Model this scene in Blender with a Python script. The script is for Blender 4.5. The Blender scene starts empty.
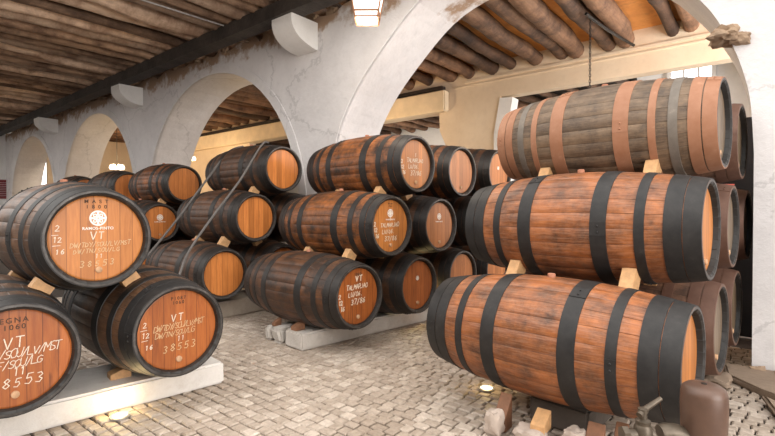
import bpy, bmesh, math, random
from mathutils import Vector, Matrix, noise
C = bpy.context.scene.collection
PI = math.pi
R_ = random.Random(7)

# ------------------------------------------------------------------ helpers
def link(name, data, parent=None):
    o = bpy.data.objects.new(name, data); C.objects.link(o)
    if parent is not None: o.parent = parent
    return o

def mesh(bm, mats, smooth=False, angle=None):
    me = bpy.data.meshes.new('m')
    bmesh.ops.recalc_face_normals(bm, faces=bm.faces)
    bm.to_mesh(me); bm.free()
    for m in (mats if isinstance(mats, (list, tuple)) else [mats]): me.materials.append(m)
    if smooth:
        for p in me.polygons: p.use_smooth = True
        if angle is not None:
            bm2 = bmesh.new(); bm2.from_mesh(me)
            for e in bm2.edges:
                if len(e.link_faces) == 2 and e.calc_face_angle(0) > angle: e.smooth = False
            bm2.to_mesh(me); bm2.free()
    return me

def obj(name, bm, mats, parent=None, smooth=False, angle=0.7):
    return link(name, mesh(bm, mats, smooth, angle), parent)

def tag(o, label, cat, group=None):
    o['label'] = label; o['category'] = cat
    if group: o['group'] = group
    return o

def struct(o):
    o['kind'] = 'structure'; return o

def thing(name, label, cat, loc=(0, 0, 0), rotz=0, group=None):
    o = link(name, None); o.location = loc; o.rotation_euler = (0, 0, rotz)
    return tag(o, label, cat, group)

def add_box(bm, c, s, M=None, bevel=0):
    r = bmesh.ops.create_cube(bm, size=1)
    vs = r['verts']
    for v in vs:
        v.co = Vector((v.co.x*s[0], v.co.y*s[1], v.co.z*s[2])) + Vector(c)
    if bevel:
        es = {e for v in vs for e in v.link_edges}
        rr = bmesh.ops.bevel(bm, geom=list(es), offset=bevel, segments=2, affect='EDGES')
        vs = list({v for f in rr['faces'] for v in f.verts} | {v for v in vs if v.is_valid})
    if M is not None:
        for v in vs: v.co = M @ v.co
    return vs

def add_lathe(bm, prof, n=24, M=None, cap0=False, cap1=False, mi=None):
    """prof: (radius, z) revolved about z"""
    rings = []
    for r, z in prof:
        rings.append([bm.verts.new((r*math.cos(2*PI*k/n), r*math.sin(2*PI*k/n), z)) for k in range(n)])
    fs = []
    for i in range(len(rings)-1):
        for k in range(n):
            a, b = rings[i], rings[i+1]
            f = bm.faces.new((a[k], a[(k+1) % n], b[(k+1) % n], b[k])); fs.append(f)
            if mi: f.material_index = mi[i]
    if cap0: bm.faces.new(rings[0][::-1])
    if cap1: bm.faces.new(rings[-1])
    if M is not None:
        for rg in rings:
            for v in rg: v.co = M @ v.co
    return rings

def add_tube(bm, pts, r, n=8, cap=True, rad=None):
    pts = [Vector(p) for p in pts]
    up = Vector((0.13, 0.21, 0.97)); rings = []
    for i, p in enumerate(pts):
        t = (pts[min(i+1, len(pts)-1)] - pts[max(i-1, 0)]).normalized()
        a = t.cross(up)
        if a.length < 1e-3: a = t.cross(Vector((1, 0, 0)))
        a.normalize(); b = t.cross(a)
        rr = rad[i] if rad else r
        rings.append([bm.verts.new(p + (a*math.cos(2*PI*k/n) + b*math.sin(2*PI*k/n))*rr) for k in range(n)])
    for i in range(len(rings)-1):
        for k in range(n):
            bm.faces.new((rings[i][k], rings[i][(k+1) % n], rings[i+1][(k+1) % n], rings[i+1][k]))
    if cap:
        bm.faces.new(rings[0][::-1]); bm.faces.new(rings[-1])
    return rings

def add_prism(bm, poly, axis_pt, M=None):
    """poly: list of Vectors; extruded by vector axis_pt"""
    a = [bm.verts.new(Vector(p)) for p in poly]
    b = [bm.verts.new(Vector(p) + Vector(axis_pt)) for p in poly]
    n = len(poly)
    bm.faces.new(a[::-1]); bm.faces.new(b)
    for k in range(n): bm.faces.new((a[k], a[(k+1) % n], b[(k+1) % n], b[k]))
    if M is not None:
        for v in a+b: v.co = M @ v.co
    return a+b

def catmull(pts, seg=6):
    pts = [Vector(p) for p in pts]; out = []
    for i in range(len(pts)-1):
        p0 = pts[max(i-1, 0)]; p1 = pts[i]; p2 = pts[i+1]; p3 = pts[min(i+2, len(pts)-1)]
        for k in range(seg):
            t = k/seg
            out.append(0.5*((2*p1) + (p2-p0)*t + (2*p0-5*p1+4*p2-p3)*t*t + (3*p1-p0-3*p2+p3)*t**3))
    out.append(pts[-1]); return out

def rock(bm, c, s, seed, sub=2, rough=0.16):
    r = bmesh.ops.create_icosphere(bm, subdivisions=sub+1, radius=1)
    for v in r['verts']:
        d = v.co.normalized()
        m = max(abs(d.x), abs(d.y), abs(d.z)); d2 = d/(m**0.75)     # towards a block
        k = 1 + rough*noise.noise(d*1.7 + Vector((seed*3.1, seed, -seed))) + rough*.5*noise.noise(d*4.3 + Vector((seed, 9, seed)))
        v.co = Vector((d2.x*s[0], d2.y*s[1], d2.z*s[2]))*k*.62 + Vector(c)
    return r['verts']

# ------------------------------------------------------------------ materials
def newmat(name):
    m = bpy.data.materials.new(name); m.use_nodes = True
    nt = m.node_tree; b = nt.nodes['Principled BSDF']
    return m, nt, b, nt.links

def N(nt, t, **kw):
    n = nt.nodes.new(t)
    for k, v in kw.items():
        if k == 'inp':
            for a, b in v.items(): n.inputs[a].default_value = b
        else: setattr(n, k, v)
    return n

def ramp(nt, src, stops):
    r = N(nt, 'ShaderNodeValToRGB'); e = r.color_ramp.elements
    while len(e) < len(stops): e.new(.5)
    for el, (p, c) in zip(e, stops):
        el.position = p; el.color = (*c, 1) if len(c) == 3 else c
    nt.links.new(src, r.inputs[0]); return r.outputs[0]

def mix(nt, fac, a, b, mode='MIX'):
    m = N(nt, 'ShaderNodeMix', data_type='RGBA', blend_type=mode)
    for s, v in ((0, fac), (6, a), (7, b)):
        if isinstance(v, bpy.types.NodeSocket): nt.links.new(v, m.inputs[s])
        elif s == 0: m.inputs[0].default_value = v
        else: m.inputs[s].default_value = (*v, 1)
    return m.outputs[2]

def math_(nt, op, a, b=None):
    m = N(nt, 'ShaderNodeMath', operation=op)
    for i, v in ((0, a), (1, b)):
        if v is None: continue
        if isinstance(v, bpy.types.NodeSocket): nt.links.new(v, m.inputs[i])
        else: m.inputs[i].default_value = v
    return m.outputs[0]

def bump(nt, b, h, strength, dist=.01):
    n = N(nt, 'ShaderNodeBump', inp={'Strength': strength, 'Distance': dist})
    nt.links.new(h, n.inputs['Height']); nt.links.new(n.outputs[0], b.inputs['Normal'])

def noise_tex(nt, vec, scale, detail=5, rough=.6):
    n = N(nt, 'ShaderNodeTexNoise', inp={'Scale': scale, 'Detail': detail, 'Roughness': rough})
    if vec is not None: nt.links.new(vec, n.inputs['Vector'])
    return n.outputs['Fac']

def simple(name, col, rough=.6, metal=0, var=.25, scale=14, bumps=.15):
    m, nt, b, L = newmat(name)
    tc = N(nt, 'ShaderNodeTexCoord')
    f = noise_tex(nt, tc.outputs['Object'], scale)
    c = ramp(nt, f, [(.3, tuple(x*(1-var) for x in col)), (.7, tuple(min(1, x*(1+var)) for x in col))])
    L.new(c, b.inputs['Base Color'])
    b.inputs['Roughness'].default_value = rough; b.inputs['Metallic'].default_value = metal
    if bumps: bump(nt, b, f, bumps)
    return m

def emit(name, col, s):
    m, nt, b, L = newmat(name)
    b.inputs['Base Color'].default_value = (*col, 1)
    b.inputs['Emission Color'].default_value = (*col, 1); b.inputs['Emission Strength'].default_value = s
    return m

STAVES = 24
def stave_mat(name, ca, cb, cdark, stain=.5, rough=.5, dust=None):
    """staves running along local x, the barrel axis on local y = z = 0"""
    m, nt, b, L = newmat(name)
    tc = N(nt, 'ShaderNodeTexCoord'); oi = N(nt, 'ShaderNodeObjectInfo')
    sp = N(nt, 'ShaderNodeSeparateXYZ'); L.new(tc.outputs['Object'], sp.inputs[0])
    ang = math_(nt, 'ARCTAN2', sp.outputs[1], sp.outputs[2])
    a01 = math_(nt, 'MULTIPLY', math_(nt, 'ADD', ang, PI), STAVES/(2*PI))
    sid = math_(nt, 'FLOOR', a01)
    wn = N(nt, 'ShaderNodeTexWhiteNoise', noise_dimensions='2D')
    cv = N(nt, 'ShaderNodeCombineXYZ'); L.new(sid, cv.inputs[0]); L.new(math_(nt, 'MULTIPLY', oi.outputs['Random'], 91.7), cv.inputs[1])
    L.new(cv.outputs[0], wn.inputs['Vector'])
    gv = N(nt, 'ShaderNodeCombineXYZ')
    L.new(math_(nt, 'MULTIPLY', sp.outputs[0], 2.2), gv.inputs[0]); L.new(math_(nt, 'MULTIPLY', a01, 3.2), gv.inputs[1])
    L.new(math_(nt, 'MULTIPLY', wn.outputs['Value'], 20), gv.inputs[2])
    grain = noise_tex(nt, gv.outputs[0], 1.6, 8, .7)
    base = ramp(nt, grain, [(.25, cb), (.72, ca)])
    tint = ramp(nt, wn.outputs['Value'], [(0, (.76, .73, .7)), (1, (1.12, 1.1, 1.06))])
    base = mix(nt, 1, base, tint, 'MULTIPLY')
    pv = N(nt, 'ShaderNodeVectorMath', operation='ADD'); L.new(tc.outputs['Object'], pv.inputs[0])
    cr = N(nt, 'ShaderNodeCombineXYZ'); L.new(math_(nt, 'MULTIPLY', oi.outputs['Random'], 37), cr.inputs[0]); L.new(cr.outputs[0], pv.inputs[1])
    pat = noise_tex(nt, pv.outputs[0], 4.2, 7, .72)
    stn = ramp(nt, pat, [(.5-.22*stain-.06, (0, 0, 0)), (.5-.22*stain+.2, (1, 1, 1))])
    col = mix(nt, stn, cdark, base)
    # dark joints between staves
    fr = math_(nt, 'FRACT', a01)
    j = math_(nt, 'MINIMUM', fr, math_(nt, 'SUBTRACT', 1.0, fr))
    jm = ramp(nt, j, [(.0, (.4, .34, .3)), (.03, (1, 1, 1))])
    col = mix(nt, 1, col, jm, 'MULTIPLY')
    if dust:
        ds = noise_tex(nt, gv.outputs[0], 3.5, 6, .75)
        dm = ramp(nt, ds, [(.45, (0, 0, 0)), (.8, (.5, .5, .5))])
        col = mix(nt, dm, col, dust)
    L.new(col, b.inputs['Base Color'])
    b.inputs['Roughness'].default_value = rough
    h = math_(nt, 'ADD', math_(nt, 'MULTIPLY', grain, .5), pat)
    bump(nt, b, h, .3, .006)
    return m

def hoop_mat(name, ca, cb, rough=.45, metal=.35):
    m, nt, b, L = newmat(name)
    tc = N(nt, 'ShaderNodeTexCoord'); oi = N(nt, 'ShaderNodeObjectInfo')
    pv = N(nt, 'ShaderNodeVectorMath', operation='ADD'); L.new(tc.outputs['Object'], pv.inputs[0])
    cr = N(nt, 'ShaderNodeCombineXYZ'); L.new(math_(nt, 'MULTIPLY', oi.outputs['Random'], 53), cr.inputs[2]); L.new(cr.outputs[0], pv.inputs[1])
    f = noise_tex(nt, pv.outputs[0], 9, 8, .7)
    L.new(ramp(nt, f, [(.3, ca), (.6, tuple(.6*p+.4*q for p, q in zip(ca, cb))), (.72, cb)]), b.inputs['Base Color'])
    b.inputs['Roughness'].default_value = rough; b.inputs['Metallic'].default_value = metal
    bump(nt, b, f, .25, .004)
    return m

def head_mat(name, ca, cb, cdark, stain=.25):
    """planks running along local z on a disc in the y-z plane"""
    m, nt, b, L = newmat(name)
    tc = N(nt, 'ShaderNodeTexCoord'); oi = N(nt, 'ShaderNodeObjectInfo')
    sp = N(nt, 'ShaderNodeSeparateXYZ'); L.new(tc.outputs['Object'], sp.inputs[0])
    p = math_(nt, 'MULTIPLY', math_(nt, 'ADD', sp.outputs[1], 1.0), 11.3)
    pid = math_(nt, 'FLOOR', p)
    wn = N(nt, 'ShaderNodeTexWhiteNoise', noise_dimensions='2D')
    cv = N(nt, 'ShaderNodeCombineXYZ'); L.new(pid, cv.inputs[0]); L.new(math_(nt, 'MULTIPLY', oi.outputs['Random'], 63.7), cv.inputs[1])
    L.new(cv.outputs[0], wn.inputs['Vector'])
    gv = N(nt, 'ShaderNodeCombineXYZ')
    L.new(math_(nt, 'MULTIPLY', sp.outputs[1], 40), gv.inputs[0]); L.new(math_(nt, 'MULTIPLY', sp.outputs[2], 3), gv.inputs[1])
    L.new(math_(nt, 'MULTIPLY', math_(nt, 'ADD', wn.outputs['Value'], oi.outputs['Random']), 20), gv.inputs[2])
    g = noise_tex(nt, gv.outputs[0], 1.3, 7, .65)
    base = ramp(nt, g, [(.25, cb), (.7, ca)])
    base = mix(nt, 1, base, ramp(nt, wn.outputs['Value'], [(0, (.74, .7, .66)), (1, (1.12, 1.1, 1.08))]), 'MULTIPLY')
    gv2 = N(nt, 'ShaderNodeVectorMath', operation='ADD'); L.new(tc.outputs['Object'], gv2.inputs[0]); L.new(gv.outputs[0], gv2.inputs[1])
    pat = noise_tex(nt, gv2.outputs[0], .7, 6, .7)
    col = mix(nt, ramp(nt, pat, [(.12+stain*.4, (0, 0, 0)), (.3+stain*.4, (1, 1, 1))]), cdark, base)
    fr = math_(nt, 'FRACT', p); j = math_(nt, 'MINIMUM', fr, math_(nt, 'SUBTRACT', 1.0, fr))
    col = mix(nt, 1, col, ramp(nt, j, [(0, (.35, .28, .22)), (.045, (1, 1, 1))]), 'MULTIPLY')
    L.new(col, b.inputs['Base Color']); b.inputs['Roughness'].default_value = .42
    bump(nt, b, g, .15, .004)
    return m

M = {}
M['st_amber'] = stave_mat('amber staves', (.46, .155, .04), (.21, .06, .017), (.07, .026, .011), .42, .46, dust=(.52, .31, .21))
M['st_grey'] = stave_mat('grey staves', (.25, .165, .1), (.11, .07, .042), (.045, .03, .021), .45, .6, dust=(.3, .23, .165))
M['st_dark'] = stave_mat('dark staves', (.44, .15, .038), (.14, .048, .015), (.028, .014, .008), .28, .5)
M['st_deep'] = stave_mat('deep brown staves', (.18, .074, .028), (.07, .029, .014), (.024, .013, .008), .28, .52)
M['st_worn'] = stave_mat('worn staves', (.2, .095, .045), (.08, .036, .018), (.026, .016, .011), .35, .48, dust=(.26, .18, .125))
M['st_dusty'] = stave_mat('dusty staves', (.25, .13, .08), (.12, .06, .038), (.045, .026, .018), .4, .6)
M['hp_black'] = hoop_mat('black hoops', (.006, .0055, .0055), (.045, .04, .037), .58, .05)
M['hp_dark'] = hoop_mat('dark hoops', (.006, .005, .0045), (.045, .034, .028), .55, .05)
M['hp_peach'] = hoop_mat('salmon hoops', (.3, .13, .065), (.44, .23, .14), .6, .05)
M['hp_rust'] = hoop_mat('rusty hoops', (.1, .045, .028), (.19, .1, .066), .6, .1)
M['rim_black'] = hoop_mat('blackened chime', (.014, .012, .011), (.2, .18, .165), .45, .1)
M['rim_in'] = hoop_mat('black inner chime', (.01, .009, .008), (.045, .038, .033), .55, 0)
M['rim_brown'] = hoop_mat('brown chime', (.1, .05, .03), (.22, .13, .085), .55, .1)
M['hd_orange'] = head_mat('orange head', (.6, .24, .062), (.42, .14, .03), (.22, .065, .018), .28)
M['hd_red'] = head_mat('red-brown head', (.47, .15, .034), (.3, .075, .016), (.13, .035, .012), .38)
M['hd_honey'] = head_mat('honey head', (.62, .235, .062), (.44, .14, .032), (.22, .08, .025), .25)
M['hd_pink'] = head_mat('pale head', (.52, .215, .08), (.36, .13, .042), (.16, .06, .025), .33)
M['hd_mould'] = head_mat('mouldy head', (.26, .19, .12), (.12, .08, .05), (.045, .03, .022), .5)
M['cork'] = simple('cork', (.5, .3, .17), .8)
M['bungwood'] = simple('bung wood', (.4, .17, .1), .7)
M['wedge'] = simple('wedge wood', (.58, .33, .15), .6, var=.2, scale=20)
M['wedge_dark'] = simple('dark wedge wood', (.22, .1, .05), .65)
M['chalk_faint'] = simple('faint chalk', (.6, .42, .24), .9, var=.25, scale=60, bumps=0)
M['chalk'] = simple('chalk', (.72, .62, .5), .9, var=.2, scale=60, bumps=0)
M['white_paint'] = simple('white paint', (.85, .8, .74), .8, var=.1, scale=60, bumps=0)
M['stencil'] = simple('stencil ink', (.07, .035, .018), .8, var=.3, scale=50, bumps=0)

def plaster(name, ca, cb, dirty=None, bs=.35, top=None):
    m, nt, b, L = newmat(name)
    tc = N(nt, 'ShaderNodeTexCoord')
    big = noise_tex(nt, tc.outputs['Object'], .9, 8, .65); sm = noise_tex(nt, tc.outputs['Object'], 7, 8, .7)
    col = ramp(nt, big, [(.3, cb), (.65, ca)])
    col = mix(nt, ramp(nt, sm, [(.3, (.25, .25, .25)), (.5, (0, 0, 0))]), col, tuple(x*.8 for x in cb))
    if dirty:
        d2 = noise_tex(nt, tc.outputs['Object'], 1.7, 9, .7)
        col = mix(nt, ramp(nt, d2, [(.52, (0, 0, 0)), (.75, (.8, .8, .8))]), col, dirty)
    if top:
        wv = N(nt, 'ShaderNodeVectorMath', operation='ADD'); L.new(tc.outputs['Object'], wv.inputs[0])
        nz = N(nt, 'ShaderNodeTexNoise', inp={'Scale': 1.3, 'Detail': 6.0, 'Roughness': .65}); L.new(tc.outputs['Object'], nz.inputs['Vector']); L.new(nz.outputs['Color'], wv.inputs[1])
        vo = N(nt, 'ShaderNodeTexVoronoi', feature='DISTANCE_TO_EDGE', inp={'Scale': .3}); L.new(wv.outputs[0], vo.inputs['Vector'])
        col = mix(nt, ramp(nt, vo.outputs['Distance'], [(.002, (.38, .38, .38)), (.008, (0, 0, 0))]), col, tuple(x*.55 for x in cb))
    if top:   # bare earth where the render has come away along the wall head
        sp = N(nt, 'ShaderNodeSeparateXYZ'); L.new(tc.outputs['Object'], sp.inputs[0])
        z = math_(nt, 'ADD', sp.outputs[2], math_(nt, 'MULTIPLY', math_(nt, 'SUBTRACT', noise_tex(nt, tc.outputs['Object'], 2.1, 7, .7), .5), 1.5))
        zz = math_(nt, 'MULTIPLY', math_(nt, 'SUBTRACT', z, 4.75), 2.0)
        col = mix(nt, ramp(nt, zz, [(.35, (0, 0, 0)), (.75, (1, 1, 1))]), col, top)
    L.new(col, b.inputs['Base Color']); b.inputs['Roughness'].default_value = .85
    h = math_(nt, 'ADD', big, math_(nt, 'MULTIPLY', sm, .25))
    bump(nt, b, h, bs, .06)
    return m
M['plaster'] = plaster('lime plaster', (.74, .715, .71), (.61, .585, .58), None, .6, top=(.36, .24, .16))
M['plaster_white'] = plaster('white plaster', (.86, .85, .83), (.76, .75, .73), None, .25)
M['plaster_beige'] = plaster('beige plaster', (.8, .66, .49), (.7, .55, .39), None, .15)
M['plaster_dim'] = plaster('dim plaster', (.26, .225, .2), (.2, .17, .15), None, .2)
M['plinth'] = plaster('whitewash', (.84, .81, .77), (.7, .66, .61), (.5, .42, .35), .4)
M['plinth_c'] = plaster('rough whitewash', (.66, .62, .57), (.5, .45, .4), (.32, .25, .2), .9)
M['plinth_dim'] = plaster('worn stone', (.5, .43, .35), (.36, .3, .24), (.22, .17, .13), .5)
M['bearer'] = plaster('shade-darkened stone', (.12, .095, .075), (.07, .055, .045), (.04, .03, .025), .5)  # stone colour darkened to carry the shade under the near right stack
M['rubble'] = plaster('rubble', (.5, .36, .24), (.2, .13, .085), (.08, .05, .035), .8)
M['rockstone'] = plaster('rough stone', (.6, .5, .43), (.42, .34, .28), (.25, .18, .14), .6)
M['orange_deck'] = plaster('ochre ceiling render', (.8, .36, .1), (.55, .21, .05), (.3, .12, .045), .4)
M['flag'] = plaster('flagstone', (.32, .24, .175), (.21, .15, .105), (.13, .09, .065), .6)

def log_mat(name, ca, cb, cd):
    m, nt, b, L = newmat(name)
    tc = N(nt, 'ShaderNodeTexCoord'); oi = N(nt, 'ShaderNodeObjectInfo')
    mp = N(nt, 'ShaderNodeMapping'); mp.inputs['Scale'].default_value = (9, .9, 9)
    pv = N(nt, 'ShaderNodeVectorMath', operation='ADD'); L.new(tc.outputs['Object'], pv.inputs[0])
    cr = N(nt, 'ShaderNodeCombineXYZ'); L.new(math_(nt, 'MULTIPLY', oi.outputs['Random'], 71), cr.inputs[1]); L.new(cr.outputs[0], pv.inputs[1])
    L.new(pv.outputs[0], mp.inputs['Vector'])
    g = noise_tex(nt, mp.outputs[0], 1.6, 8, .7); p = noise_tex(nt, pv.outputs[0], 1.8, 6, .7)
    col = ramp(nt, g, [(.3, cb), (.7, ca)])
    col = mix(nt, ramp(nt, p, [(.38, (0, 0, 0)), (.58, (1, 1, 1))]), cd, col)
    t = ramp(nt, oi.outputs['Random'], [(0, (.45, .41, .38)), (.5, (.85, .83, .8)), (1, (1.4, 1.37, 1.33))])
    col = mix(nt, 1, col, t, 'MULTIPLY')
    L.new(col, b.inputs['Base Color']); b.inputs['Roughness'].default_value = .75
    bump(nt, b, math_(nt, 'ADD', g, p), .6, .02)
    return m
M['log'] = log_mat('joist bark', (.5, .34, .23), (.25, .15, .095), (.13, .075, .047))
M['log_pale'] = log_mat('pale joist bark', (.78, .6, .46), (.5, .36, .26), (.3, .19, .13))
M['log_back'] = log_mat('brown joist', (.27, .15, .085), (.12, .062, .035), (.065, .034, .021))
M['beam'] = log_mat('tarred beam', (.1, .085, .075), (.055, .046, .04), (.04, .033, .03))
M['deck_dark'] = log_mat('dark boards', (.06, .037, .026), (.028, .017, .012), (.02, .013, .01))
M['iron'] = simple('dark iron', (.03, .028, .026), .5, .6, bumps=.1)
M['copper'] = simple('bronze frame', (.3, .15, .08), .45, .5)
M['steel'] = simple('grey conduit', (.42, .4, .38), .4, .3, bumps=0)
M['strap'] = simple('grey webbing', (.12, .108, .1), .7, scale=60)
M['brass'] = simple('dull brass', (.1, .078, .056), .45, .5, scale=25)
M['pot'] = simple('brown enamel', (.1, .055, .037), .42, .05, var=.2, scale=9, bumps=.08)
M['red'] = simple('dark red paint', (.22, .02, .025), .5)
M['tape'] = simple('red tape', (.7, .12, .08), .5)
M['glass_lit'] = emit('lit lantern glass', (1, .98, .97), 1.7)
M['bulb'] = emit('warm bulb', (1, .8, .5), 14)
M['shade_lit'] = emit('lit shade', (1, .88, .7), 2.2)
M['uplight'] = emit('uplight lens', (1, .9, .7), 4)
M['sky_pane'] = emit('bright window', (.85, .92, 1), 2.2)

# floor setts: one tint per sett, worn lighter on top
def sett_mat():
    m, nt, b, L = newmat('granite setts')
    at = N(nt, 'ShaderNodeAttribute', attribute_name='tint'); tc = N(nt, 'ShaderNodeTexCoord')
    f = noise_tex(nt, tc.outputs['Object'], 22, 8, .7); big = noise_tex(nt, tc.outputs['Object'], .8, 5, .6)
    c = ramp(nt, at.outputs['Fac'], [(0, (.43, .36, .295)), (.5, (.52, .445, .375)), (1, (.61, .535, .46))])
    c = mix(nt, 1, c, ramp(nt, f, [(.3, (.72, .7, .68)), (.7, (1.12, 1.12, 1.12))]), 'MULTIPLY')
    c = mix(nt, 1, c, ramp(nt, big, [(.35, (.82, .78, .74)), (.65, (1.06, 1.06, 1.06))]), 'MULTIPLY')
    L.new(c, b.inputs['Base Color']); b.inputs['Roughness'].default_value = .55
    bump(nt, b, f, .4, .006)
    return m
M['sett'] = sett_mat()
M['joint'] = simple('earth joint', (.045, .032, .024), .95, scale=30)

# ------------------------------------------------------------------ the setting
WY, WB = 5.921, 7.0            # arcade wall: front and back face
ZD = 5.85
def build_floor():
    bm = bmesh.new(); lay = bm.loops.layers.color.new('tint'); rnd = random.Random(3)
    def quad(vs, mi, t):
        f = bm.faces.new(vs); f.material_index = mi
        for l in f.loops: l[lay] = (t, t, t, 1)
        return f
    b = [bm.verts.new(p) for p in ((-30, -6, -.022), (6, -6, -.022), (6, 16, -.022), (-30, 16, -.022))]
    quad(b, 1, .5)
    y = -1.0; row = 0
    while y < 6.9:
        h = .094 + rnd.uniform(-.007, .009); x = -10.5 + rnd.uniform(0, .1)
        while x < 1.4:
            w = .108 + rnd.uniform(-.02, .026)
            wob = .02*math.sin(x*.9 + 1.3) + .012*math.sin(x*2.7 + row*.15)
            g = .0058; t = rnd.random(); dz = rnd.uniform(-.006, .004); tl = [rnd.uniform(-.004, .004) for _ in range(4)]
            cs = [(x+g, y+g), (x+w-g, y+g), (x+w-g, y+h-g), (x+g, y+h-g)]
            cs = [(px+rnd.uniform(-.0035, .0035), py+wob+rnd.uniform(-.0035, .0035)) for px, py in cs]
            cx = sum(p[0] for p in cs)/4; cy = sum(p[1] for p in cs)/4
            lo = [bm.verts.new((px, py, -.022)) for px, py in cs]
            mid = [bm.verts.new((px, py, dz-.009)) for px, py in cs]
            hi = [bm.verts.new((cx+(px-cx)*.8, cy+(py-cy)*.8, dz+tl[i])) for i, (px, py) in enumerate(cs)]
            for k in range(4):
                k2 = (k+1) % 4
                quad((lo[k], lo[k2], mid[k2], mid[k]), 0, t); quad((mid[k], mid[k2], hi[k2], hi[k]), 0, t)
            quad(hi, 0, t); x += w
        y += h; row += 1
    o = obj('floor', bm, [M['sett'], M['joint']]); return struct(o)
build_floor()

def arch_round(xc, a, zs, n=28):
    p = [(xc-a, 0)] + [(xc-a*math.cos(PI*k/n), zs+a*math.sin(PI*k/n)) for k in range(n+1)] + [(xc+a, 0)]
    return [Vector((x, 0, z)) for x, z in p]
a1 = catmull([(x, 0, z) for x, z in [(-6.05, 2.0), (-6.0, 2.5), (-5.87, 3.07), (-5.49, 3.68), (-4.93, 4.25), (-4.17, 4.85), (-3.4, 5.1), (-2.6, 5.13),
     (-1.8, 4.93), (-1.0, 4.4), (-.54, 3.85), (-.36, 3.55), (-.25, 3.3), (-.16, 3.0), (-.105, 2.7), (-.075, 2.2)]], 4)
ARCH = [[Vector((-6.05, 0, 0))] + a1 + [Vector((-.075, 0, 0))], arch_round(-10.12, 3.2, 1.62), arch_round(-17.13, 3.05, 1.78), arch_round(-24.1, 3.05, 1.75)]
def build_arcade():
    bm = bmesh.new(); rnd = random.Random(5)
    outline = [Vector((-28.2, 0, 0))]
    for A in ARCH[::-1]: outline += A
    outline += [Vector((6.0, 0, 0)), Vector((6.0, 0, 5.3))]
    x = 5.8
    while x > -28.1:
        outline.append(Vector((x, 0, 5.24 + rnd.uniform(-.09, .1)))); x -= rnd.uniform(.1, .28)
    outline.append(Vector((-28.2, 0, 5.3)))
    f = bm.faces.new([bm.verts.new((p.x, WY, p.z)) for p in outline])
    r = bmesh.ops.extrude_face_region(bm, geom=[f])
    for v in r['geom']:
        if isinstance(v, bmesh.types.BMVert): v.co.y = WB
    # raised band round each arch
    for A in ARCH:
        n = len(A); out = []
        for i, p in enumerate(A):
            t = (A[min(i+1, n-1)] - A[max(i-1, 0)]).normalized()
            if i in (0, n-1): t = Vector((0, 0, 1 if i == 0 else -1))
            out.append(p + Vector((-t.z, 0, t.x))*.2)
        for i in range(n-1):
            q = [A[i], A[i+1], out[i+1], out[i]]
            fr = [bm.verts.new((p.x, WY-.022, p.z)) for p in q]; bk = [bm.verts.new((p.x, WY+.03, p.z)) for p in q]
            bm.faces.new(fr); bm.faces.new((fr[2], fr[3], bk[3], bk[2])); bm.faces.new((fr[0], fr[1], bk[1], bk[0]))
    bmesh.ops.triangulate(bm, faces=[f for f in bm.faces if len(f.verts) > 4])
    struct(obj('wall_arcade', bm, M['plaster']))
build_arcade()

# broken wall head: lumps of earth and old timber ends under the joists
bm = bmesh.new(); rnd = random.Random(11)
x = -5.2
while x > -27:
    s = rnd.uniform(.06, .16)
    rock(bm, (x, WY+.06+rnd.uniform(-.03, .05), 5.24+rnd.uniform(-.08, .06)), (s*1.3, .1, s), x, 1, .5)
    x -= rnd.uniform(.14, .45)
o = struct(obj('trim_1', bm, M['rubble'])); 
# chipped springer stone on the right haunch of the near arch
bm = bmesh.new()
rock(bm, (-.33, WY+.02, 3.42), (.2, .3, .13), 4.2, 2, .5); rock(bm, (-.2, WY-.02, 3.36), (.14, .12, .1), 8.2, 2, .5)
struct(obj('trim_2', bm, M['rubble']))

def slab(name, lo, hi, mat, bevel=0):
    bm = bmesh.new(); add_box(bm, [(a+b)/2 for a, b in zip(lo, hi)], [b-a for a, b in zip(lo, hi)], bevel=bevel)
    return struct(obj(name, bm, mat))
slab('ceiling', (-28.2, 1.0, ZD), (-4.9, 6.9, ZD+.12), M['deck_dark'])
slab('ceiling', (-4.9, 5.3, ZD), (2.2, 6.9, ZD+.12), M['deck_dark'])
slab('ceiling', (-26, 6.9, 5.46), (2.2, 11.4, 5.6), M['orange_deck'])
slab('ceiling', (-26, 11.55, 5.0), (-2.4, 15.2, 5.1), M['deck_dark'])
slab('ceiling', (-2.4, 11.55, 5.5), (2.2, 12.6, 5.6), M['deck_dark'])
slab('wall_nook', (-2.4, 12.6, 0), (2.2, 12.8, 5.5), M['plaster_white'])
slab('wall_front', (-28.2, -6.0, 0), (6.2, -5.8, 5.8), M['plaster_dim'])
slab('wall_right', (6.0, -5.8, 0), (6.2, 7.0, 5.8), M['plaster_dim'])
slab('wall_end', (-28.4, -5.8, 0), (-28.2, 6.9, 5.9), M['plaster_white'])
slab('wall_far_end', (-26.2, 7.0, 0), (-26.0, 15.2, 5.6), M['plaster_beige'])
slab('wall_far', (-26, 15.0, 0), (2.2, 15.2, 5.6), M['plaster_white'])
slab('wall_side', (2.2, 6.9, 0), (2.4, 15.2, 5.7), M['plaster_beige'])

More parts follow.
